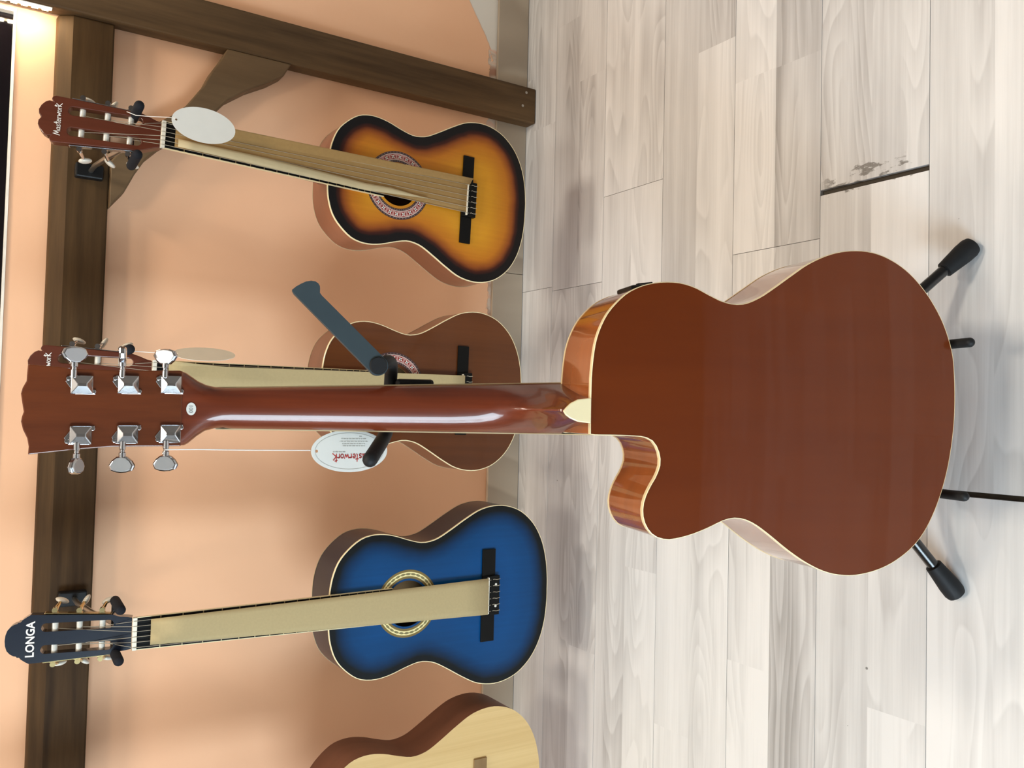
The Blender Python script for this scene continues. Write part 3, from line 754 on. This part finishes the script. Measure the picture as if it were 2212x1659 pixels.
# ================================================================== guitar on the stand (its back faces the viewer)
AL = R(17)
A = Vector((-.006, sin(AL), cos(AL))).normalized(); N = Vector((0, -cos(AL), sin(AL))); N = (N-A*N.dot(A)).normalized(); X = A.cross(N)
O = Vector((.0135, .712412, .109301))
TF = Matrix(((X.x, A.x, N.x, O.x), (X.y, A.y, N.y, O.y), (X.z, A.z, N.z, O.z), (0, 0, 0, 1)))
fg = thing('acoustic_guitar', 'glossy brown cutaway acoustic guitar on a stand, seen from its back', 'guitar', TF)
OUT = [(-0.0241,0.4891),(-0.0364,0.4887),(-0.0563,0.4869),(-0.0737,0.4840),(-0.0888,0.4790),(-0.1041,0.4712),(-0.1171,0.4607),(-0.1291,0.4474),(-0.1376,0.4312),(-0.1423,0.4148),(-0.1443,0.3982),(-0.1438,0.3815),(-0.1396,0.3645),(-0.1320,0.3473),(-0.1252,0.3300),(-0.1227,0.3126),(-0.1250,0.2980),(-0.1331,0.2804),(-0.1446,0.2626),(-0.1591,0.2416),(-0.1753,0.2173),(-0.1871,0.1927),(-0.1940,0.1708),(-0.1972,0.1486),(-0.1971,0.1262),(-0.1923,0.1035),(-0.1823,0.0805),(-0.1686,0.0606),(-0.1487,0.0405),(-0.1258,0.0237),(-0.1028,0.0118),(-0.0760,0.0032),(-0.0508,0.0006),(-0.0170,0.0000),(0.0166,0.0020),(0.0530,0.0078),(0.0864,0.0167),(0.1195,0.0302),(0.1468,0.0468),(0.1665,0.0666),(0.1821,0.0926),(0.1911,0.1183),(0.1955,0.1468),(0.1941,0.1718),(0.1886,0.1935),(0.1774,0.2179),(0.1623,0.2422),(0.1449,0.2661),(0.1329,0.2839),(0.1262,0.2985),(0.1241,0.3130),(0.1270,0.3274),(0.1343,0.3444),(0.1415,0.3641),(0.1461,0.3835),(0.1471,0.3973),(0.1430,0.4111),(0.1329,0.4208),(0.1191,0.4256),(0.1042,0.4247),(0.0893,0.4186),(0.0756,0.4106),(0.0618,0.4061),(0.0481,0.4082),(0.0368,0.4152),(0.0319,0.4262),(0.0308,0.4425),(0.0303,0.4612),(0.0301,0.4870),(0.0280,0.4891),(0.0005,.4893)]
OUT = smooth_closed([(-x, y) for x, y in OUT], 200)
DB = .105
BZ = lambda x, y: .0035-(x*x+(y-.24)**2)/9.0
plate(m, OUT, DB, None, (0, .04, .1, .2, .32, .46, .62, .8, 1), (0, .24), 0, BZ); m.build('back', 'back_mahogany', fg, smooth=60)
m = MB(); side_wall(m, OUT, 0, DB, BZ); m.build('sides', 'side_mahogany', fg, smooth=60)
m = MB(); plate(m, OUT, 0, (0, .33, .049), (0, .3, .7, 1)); m.build('soundboard', 'natural_top', fg, smooth=0)
m = MB(); binding(m, OUT, DB, .0056, .0004, 1, BZ); m.build('back_binding', 'cream', fg)
m = MB(); binding(m, OUT, 0, .0042, .001, -1); m.build('front_binding', 'cream', fg)
def naxis(y): return .0013+.018*(y-.498)          # neck leans a hair off the body axis
naxis_ = lambda y: -naxis(y)
def nwid(y): return .0445+(.88-y)/.38*.0165
m = MB(); secs = []
prof = [(.87, .0195, 0, 0), (.85, .0205, 0, 0), (.78, .0212, 0, 0), (.70, .022, 0, 0), (.63, .0232, 0, 0), (.60, .0245, .05, .004), (.58, .0275, .15, .004), (.565, .034, .32, .003), (.552, .045, .55, .002), (.541, .060, .78, .001), (.532, .078, .92, .001), (.525, .094, 1, .001), (.521, .1005, 1, .0016), (.516, .1015, 1, .0055), (.507, .1015, 1, .0100), (.498, .1015, 1, .0128), (.4885, .1015, 1, .0142)]
K = 12
# the neck widens and flattens into the headstock
for y, xl, xr, zb, pw, zf in [(.9235, -.0489, .0308, .0250, 30, .012), (.918, -.0486, .0291, .0240, 14, .010), (.914, -.0462, .0262, .0233, 9, .009), (.906, -.0388, .0205, .0222, 5, .006), (.8979, -.0330, .0168, .0212, 3.4, .003), (.8883, -.0304, .0148, .0204, 2.7, .001), (.8795, -.0294, .0144, .0198, 2.3, 0)]:
    c, w = (xl+xr)/2, (xr-xl)/2; pts = []
    for i in range(2*K+2):
        u = cos(pi*(min(i, 2*K+1))/(2*K+1))
        pts.append((c+w*u, y, zf+(zb-zf)*max(0, 1-abs(u)**pw)**(1/2.0)))
    secs.append(pts)
for y, t_, b, cap in prof:
    w = nwid(y)/2; s1 = []
    cxx = naxis_(y)*(1-b)+b*(-.0037)
    half = []
    for i in range(K+1):
        z = i/K
        a = pi/2*z; ex, ez = cos(a), sin(a)**.9
        hx = (cap+(w-cap)*((1-z)**1.5)); hz = z
        half.append((w*ex*(1-b)+hx*b, t_*(ez*(1-b)+hz*b)))
    s1 = [(cxx*(h[1]/t_)+naxis_(y)*(1-h[1]/t_)+h[0], y, h[1]) for h in half]+[(cxx*(h[1]/t_)+naxis_(y)*(1-h[1]/t_)-h[0], y, h[1]) for h in half[::-1]]
    secs.append(s1)
m.loft(secs); m.build('neck', 'neck_mahogany', fg, smooth=50)
cap = [(.0105, .4895), (.0085, .5050), (.0042, .5135), (-.0005, .5185), (-.0045, .5220), (-.0090, .5190), (-.0125, .5140), (-.0160, .5055), (-.0178, .4895)]
MB().prism(cap, .1010, .1045).build('heel_cap', 'cream', fg, smooth=0, bevel=.001)
m = MB(); secs = []
for y in (.887, .70, .49, .385):
    w = nwid(y)/2; c = naxis_(y); secs.append([(c-w, y, -.0055), (c+w, y, -.0055), (c+w, y, -.0003), (c-w, y, -.0003)])
m.loft(secs); fbd = m.build('fretboard', 'ebony', fg, smooth=0)
m = MB()
for s in (-1, 1): m.loft([[(naxis_(y)+s*(nwid(y)/2+o), y, z) for o, z in ((0, -.0055), (.0012, -.0055), (.0012, .0006), (0, .0006))] for y in (.887, .70, .49, .385)])
m.build('fretboard_binding', 'kraft_pale', fg, smooth=0)
MB().box((naxis_(.89)-.0225, .8872, -.0085), (naxis_(.89)+.0225, .8925, -.0003)).build('nut', 'bone', fg, smooth=0)
for q in range(6):
    u = (q-2.5)/2.5
    m = MB(); m.tube([(naxis_(.89)+u*.018, .89, -.0088), (u*.027, .205, -.012)], .0004, 5); m.build('string', 'steel_string', fg)
MB().box((-.075, .185, -.009), (.075, .215, -.0005)).build('bridge', 'ebony', fg, smooth=0, bevel=.002)
# headstock
HT = R(12); HY, HZ = .885, .018
head = [(-0.0315,1.0601),(-0.0233,1.0605),(-0.0151,1.0608),(-0.0085,1.0638),(-0.0027,1.0651),(0.0068,1.0636),(0.0150,1.0622),(0.0200,1.0636),(0.0245,1.0642),(0.0327,1.0622),(0.0408,1.0585),(0.0490,1.0570),(0.0569,1.0574),(0.0546,1.0374),(0.0519,1.0145),(0.0494,0.9848),(0.0489,0.9200),(-0.0300,0.9200),(-0.0308,0.9230),(-0.0293,0.9615),(-0.0287,0.9871),(-0.0287,1.0121),(-0.0304,1.0364)]
TH = Matrix.Translation((0, HY, HZ)) @ Matrix.Rotation(HT, 4, 'X')
hp = [(-x, (y-HY)/cos(HT)) for x, y in head]
hd = MB().prism(hp, -.0150, 0, T=TH).build('headstock', 'head_mahogany', fg, smooth=0, bevel=.001)
def machine(x, y, side, bx, by, rot, cord=False):
    T = TH @ Matrix.Translation((x, y, 0))
    b = MB(); s = side
    # base plate with two screw ears on a diagonal, then a hipped gear cover
    b.prism([(s*.0095, .0108), (s*.0095, -.0085), (s*-.0040, -.0085), (s*-.0095, -.0128), (s*-.0095, .0060), (s*.0030, .0148)], 0, .0014, T=T)
    for (ex, ey) in ((s*.0062, .0122), (s*-.0066, -.0108)): b.tube([T @ Vector((ex, ey, .0012)), T @ Vector((ex, ey, .0024))], .0022, 10)
    o = b.build('tuning_machine', 'chrome', fg, smooth=0, bevel=.0004)
    c = MB(); w, h_ = .0092, .0100
    base = [(-w, -h_, .0014), (w, -h_, .0014), (w, h_, .0014), (-w, h_, .0014)]
    mid = [(-w, -h_, .0042), (w, -h_, .0042), (w, h_, .0042), (-w, h_, .0042)]
    top = [(-.0014, -.0042, .0092), (.0014, -.0042, .0092), (.0014, .0042, .0092), (-.0014, .0042, .0092)]
    c.loft([base, mid, top], T=T); c.build('gear_cover', 'chrome', o, smooth=0, bevel=.0006)
    dx, dy = bx-x, by-y
    sh = MB(); p0 = Vector((s*.007, dy, .0030)); p1 = Vector((dx-s*.006, dy, .0030)); d = p1-p0
    sh.tube([T @ (p0+d*f) for f in (0, .45, .5, .62, .66, 1)], [.0031, .0031, .0024, .0024, .0034, .0034], 12)
    sh.build('shaft', 'chrome', o)
    Tb = T @ Matrix.Translation((dx, dy, .0030)) @ Matrix.Rotation(R(rot), 4, 'X')
    k = MB()
    pts = [(-.0078, -.0052), (-.0086, 0), (-.0078, .0052), (-.0040, .0098), (.0010, .0128), (.0062, .0105), (.0080, .0050), (.0084, 0), (.0080, -.0050), (.0062, -.0105), (.0010, -.0128), (-.0040, -.0098)]
    pts = [(s*a, b_) for a, b_ in pts]
    k.loft([[(a*.86, b_*.86, -.0034) for a, b_ in pts], [(a, b_, -.0018) for a, b_ in pts], [(a, b_, .0018) for a, b_ in pts], [(a*.86, b_*.86, .0034) for a, b_ in pts]], T=Tb)
    k.build('button', 'chrome', o, smooth=0, bevel=.0006)
hl = lambda y: (y-HY)/cos(HT)
for (x, y), (bx, by), s, rot in [((.0128, 1.0131), (.0426, 1.0205), 1, 18), ((.0142, .9716), (.0446, .9775), 1, 84), ((.0155, .9315), (.0444, .9375), 1, -35),
                                 ((-.0376, 1.0128), (-.0682, 1.0160), -1, 62), ((-.0367, .9708), (-.0673, .9750), -1, -22), ((-.0358, .9307), (-.0664, .9345), -1, -26)]:
    machine(x, hl(y), s, bx, hl(by), rot)
st = MB().disc((-.0095, hl(.911), .0003), .0067, .0049, 28, TH, z1=.0006).build('sticker', 'white_card', fg, smooth=0)
st['label'] = 'small white oval sticker with a number'
text_mesh('number', '001', .0058, 'dark_ink', st, TH @ Matrix.Translation((-.0095, hl(.911), .0009)), .00005)
# pickup controls let into the upper side
m = MB()
ang = math.atan2(.0079, .0448)
Tp = Matrix.Translation((.1430, .4085, .050)) @ Matrix.Rotation(R(9), 4, 'Z')
m.box((-.004, -.0225, -.022), (.0036, .0215, .022), Tp); pre = m.build('preamp_panel', 'black_plastic', fg, smooth=0, bevel=.0025)
for zz in (-.013, 0, .013): MB().box((.0034, -.010, zz-.0025), (.0056, .010, zz+.0025), Tp).build('slider', 'rubber', pre, smooth=0, bevel=.0008)

# red-lettered tag hanging from the lower tuner of the stand guitar
TT = frame((-.0462, .950, .8095), (1, .03, 0), (.012, 0, 1))
tg = tag_card('hang_tag', 'white oval tag with red handwriting hanging beside the stand guitar neck', TT, .0245, .0470, 'white_card',
              [(-.0452, .9494, .8575), (-.0448, .9495, .93), (-.0440, .9495, .98), (-.0440, .9470, 1.0135), (-.0480, .9440, 1.0165)])
m = MB(); n = 64
ra = [(.0212*cos(2*pi*k/n), .0425*sin(2*pi*k/n), .0006) for k in range(n)]; rb = [(.0208*cos(2*pi*k/n), .0420*sin(2*pi*k/n), .0006) for k in range(n)]
m.loft([ra, rb], True, False)
m.build('printed_border', 'grey_ink', tg, smooth=0)
Tt = Matrix.Translation((-.0035, -.0030, .0007)) @ Matrix.Rotation(R(90), 4, 'Z')
strokes_mb(.0090, .0011, Tt).build('lettering', 'red_ink', tg, smooth=0)
m = MB(); rr = random.Random(2)
for li, (x, a, b) in enumerate([(.0170, -.014, -.011), (.0142, -.0195, .011), (.0112, -.0215, .013), (.0085, -.018, .010), (.0060, -.018, .010), (-.0010, .006, .021)]):
    y = a
    while y < b:
        w = rr.uniform(.0015, .004); e_ = min(y+w, b)
        m.add([(x-.0005, y, .0007), (x+.0005, y, .0007), (x+.0005, e_, .0007), (x-.0005, e_, .0007)], [(0, 1, 2, 3)]); y = e_+.0008
m.build('small_print', 'grey_ink', tg, smooth=0)

# ================================================================== guitar stand (same axes as the guitar)
sd_ = thing('guitar_stand', 'black tripod guitar stand with an open neck latch', 'stand', TF)
ZP = -.062                                            # the pole stands in front of the strings
MB().tube([(-.004, .69, ZP), (-.006, .20, ZP)], .0105, 16).build('pole', 'black_metal', sd_)
MB().tube([(-.006, .21, ZP), (-.006, -.015, ZP)], .0135, 16).build('lower_tube', 'black_metal', sd_)
m = MB(); m.tube([(-.005, .705, ZP), (-.005, .685, ZP), (-.005, .655, ZP), (-.005, .640, ZP)], [.013, .0165, .0165, .0135], 18); m.build('collar', 'black_plastic', sd_)
m = MB(); m.box((.010, .640, ZP-.012), (.031, .686, -.030)); m.build('latch_housing', 'black_plastic', sd_, bevel=.004, smooth=0)
m = MB()
def bez(P, n=24):
    out = []
    for i in range(n+1):
        t = i/n; q = [Vector(p) for p in P]
        while len(q) > 1: q = [a.lerp(b, t) for a, b in zip(q, q[1:])]
        out.append(q[0])
    return out
m.tube(bez([(-.005, .690, ZP+.004), (.030, .690, ZP+.004), (.052, .690, -.040), (.056, .694, .004), (.042, .714, .022)]), .0078, 14); m.build('yoke_arm', 'rubber', sd_)
m = MB(); pth = bez([(-.005, .690, ZP+.004), (-.030, .690, ZP+.004), (-.042, .698, -.045), (-.036, .700, -.010), (-.0618, .7215, .028)])
m.tube(pth, .0084, 14); e_ = pth[-1]; d_ = (pth[-1]-pth[-2]).normalized(); m.capsule(e_-d_*.004, e_+d_*.001, .0086, 14); m.build('yoke_arm', 'rubber', sd_)
# swing latch, standing open
pv = Vector((.0421, .7160, .030)); en = Vector((.1265, .8035, .030)); d_ = (en-pv).normalized(); q_ = Vector((-d_.y, d_.x, 0))
def latch_pt(t, s): p = pv+d_*t+q_*s; return (p.x, p.y)
Ln = (en-pv).length
ol = [latch_pt(-.011*cos(R(a)), -.011*sin(R(a))) for a in range(-80, 81, 16)]
ol += [latch_pt(Ln*a, b) for a, b in [(.80, -.0100), (.83, -.0106), (.855, -.0138), (.875, -.0158), (.90, -.0166), (.93, -.0158), (.96, -.0130), (.985, -.0085), (1.0, -.0030), (1.012, .0030), (1.015, .0088), (.985, .0100)]]
m = MB().prism(ol, .024, .036); m.build('latch', 'lock_grey', sd_, smooth=0, bevel=.002)
m = MB(); m.tube([(pv.x, pv.y, .020), (pv.x, pv.y, .0375), (pv.x, pv.y, .0390)], [.0098, .0098, .0088], 24); m.build('latch_pivot', 'rubber', sd_)
# cradle arms under the body
hub = Vector((-.006, .03, ZP))
for x, zt in ((.0905, .117), (-.1021, .108)):
    p = bez([(-.006, .035, ZP), (x*.6, .030, ZP), (x*1.02, -.014, ZP+.005), (x, -.0085, -.01), (x, -.0085, zt-.03)], 20)
    m = MB(); m.tube(p, .0055, 12); o = m.build('cradle_arm', 'black_metal', sd_)
    m = MB(); m.capsule((x, -.0088, -.015), (x, -.0088, zt), .0062, 14); m.build('cradle_grip', 'rubber', o)
# legs
TFi = TF.inverted(); hubw = Vector((.034, .800, .205))
for fx, fy in ((.246, .671), (-.229, .690), (.03, 1.235)):
    foot = Vector((fx, fy, .0135)); d = (hubw-foot).normalized(); L_ = (hubw-foot).length
    m = MB(); m.tube([TFi @ (foot+d*.02), TFi @ (hubw)], .0080, 12); o = m.build('leg', 'black_metal', sd_)
    m = MB(); q = [(-.0125, .0085), (-.010, .0128), (-.004, .0146), (.008, .0146), (.030, .0126), (.042, .0115), (.0425, .0095)]
    m.tube([TFi @ (foot+d*a) for a, r in q], [r for a, r in q], 18); m.build('rubber_foot', 'rubber', o)
m = MB(); m.ellipsoid(tuple(TFi @ hubw), (.024, .028, .024)); m.build('hub', 'black_plastic', sd_)
MB().tube([TFi @ hubw, (-.006, .10, ZP)], .012, 12).build('hub_stem', 'black_metal', sd_)
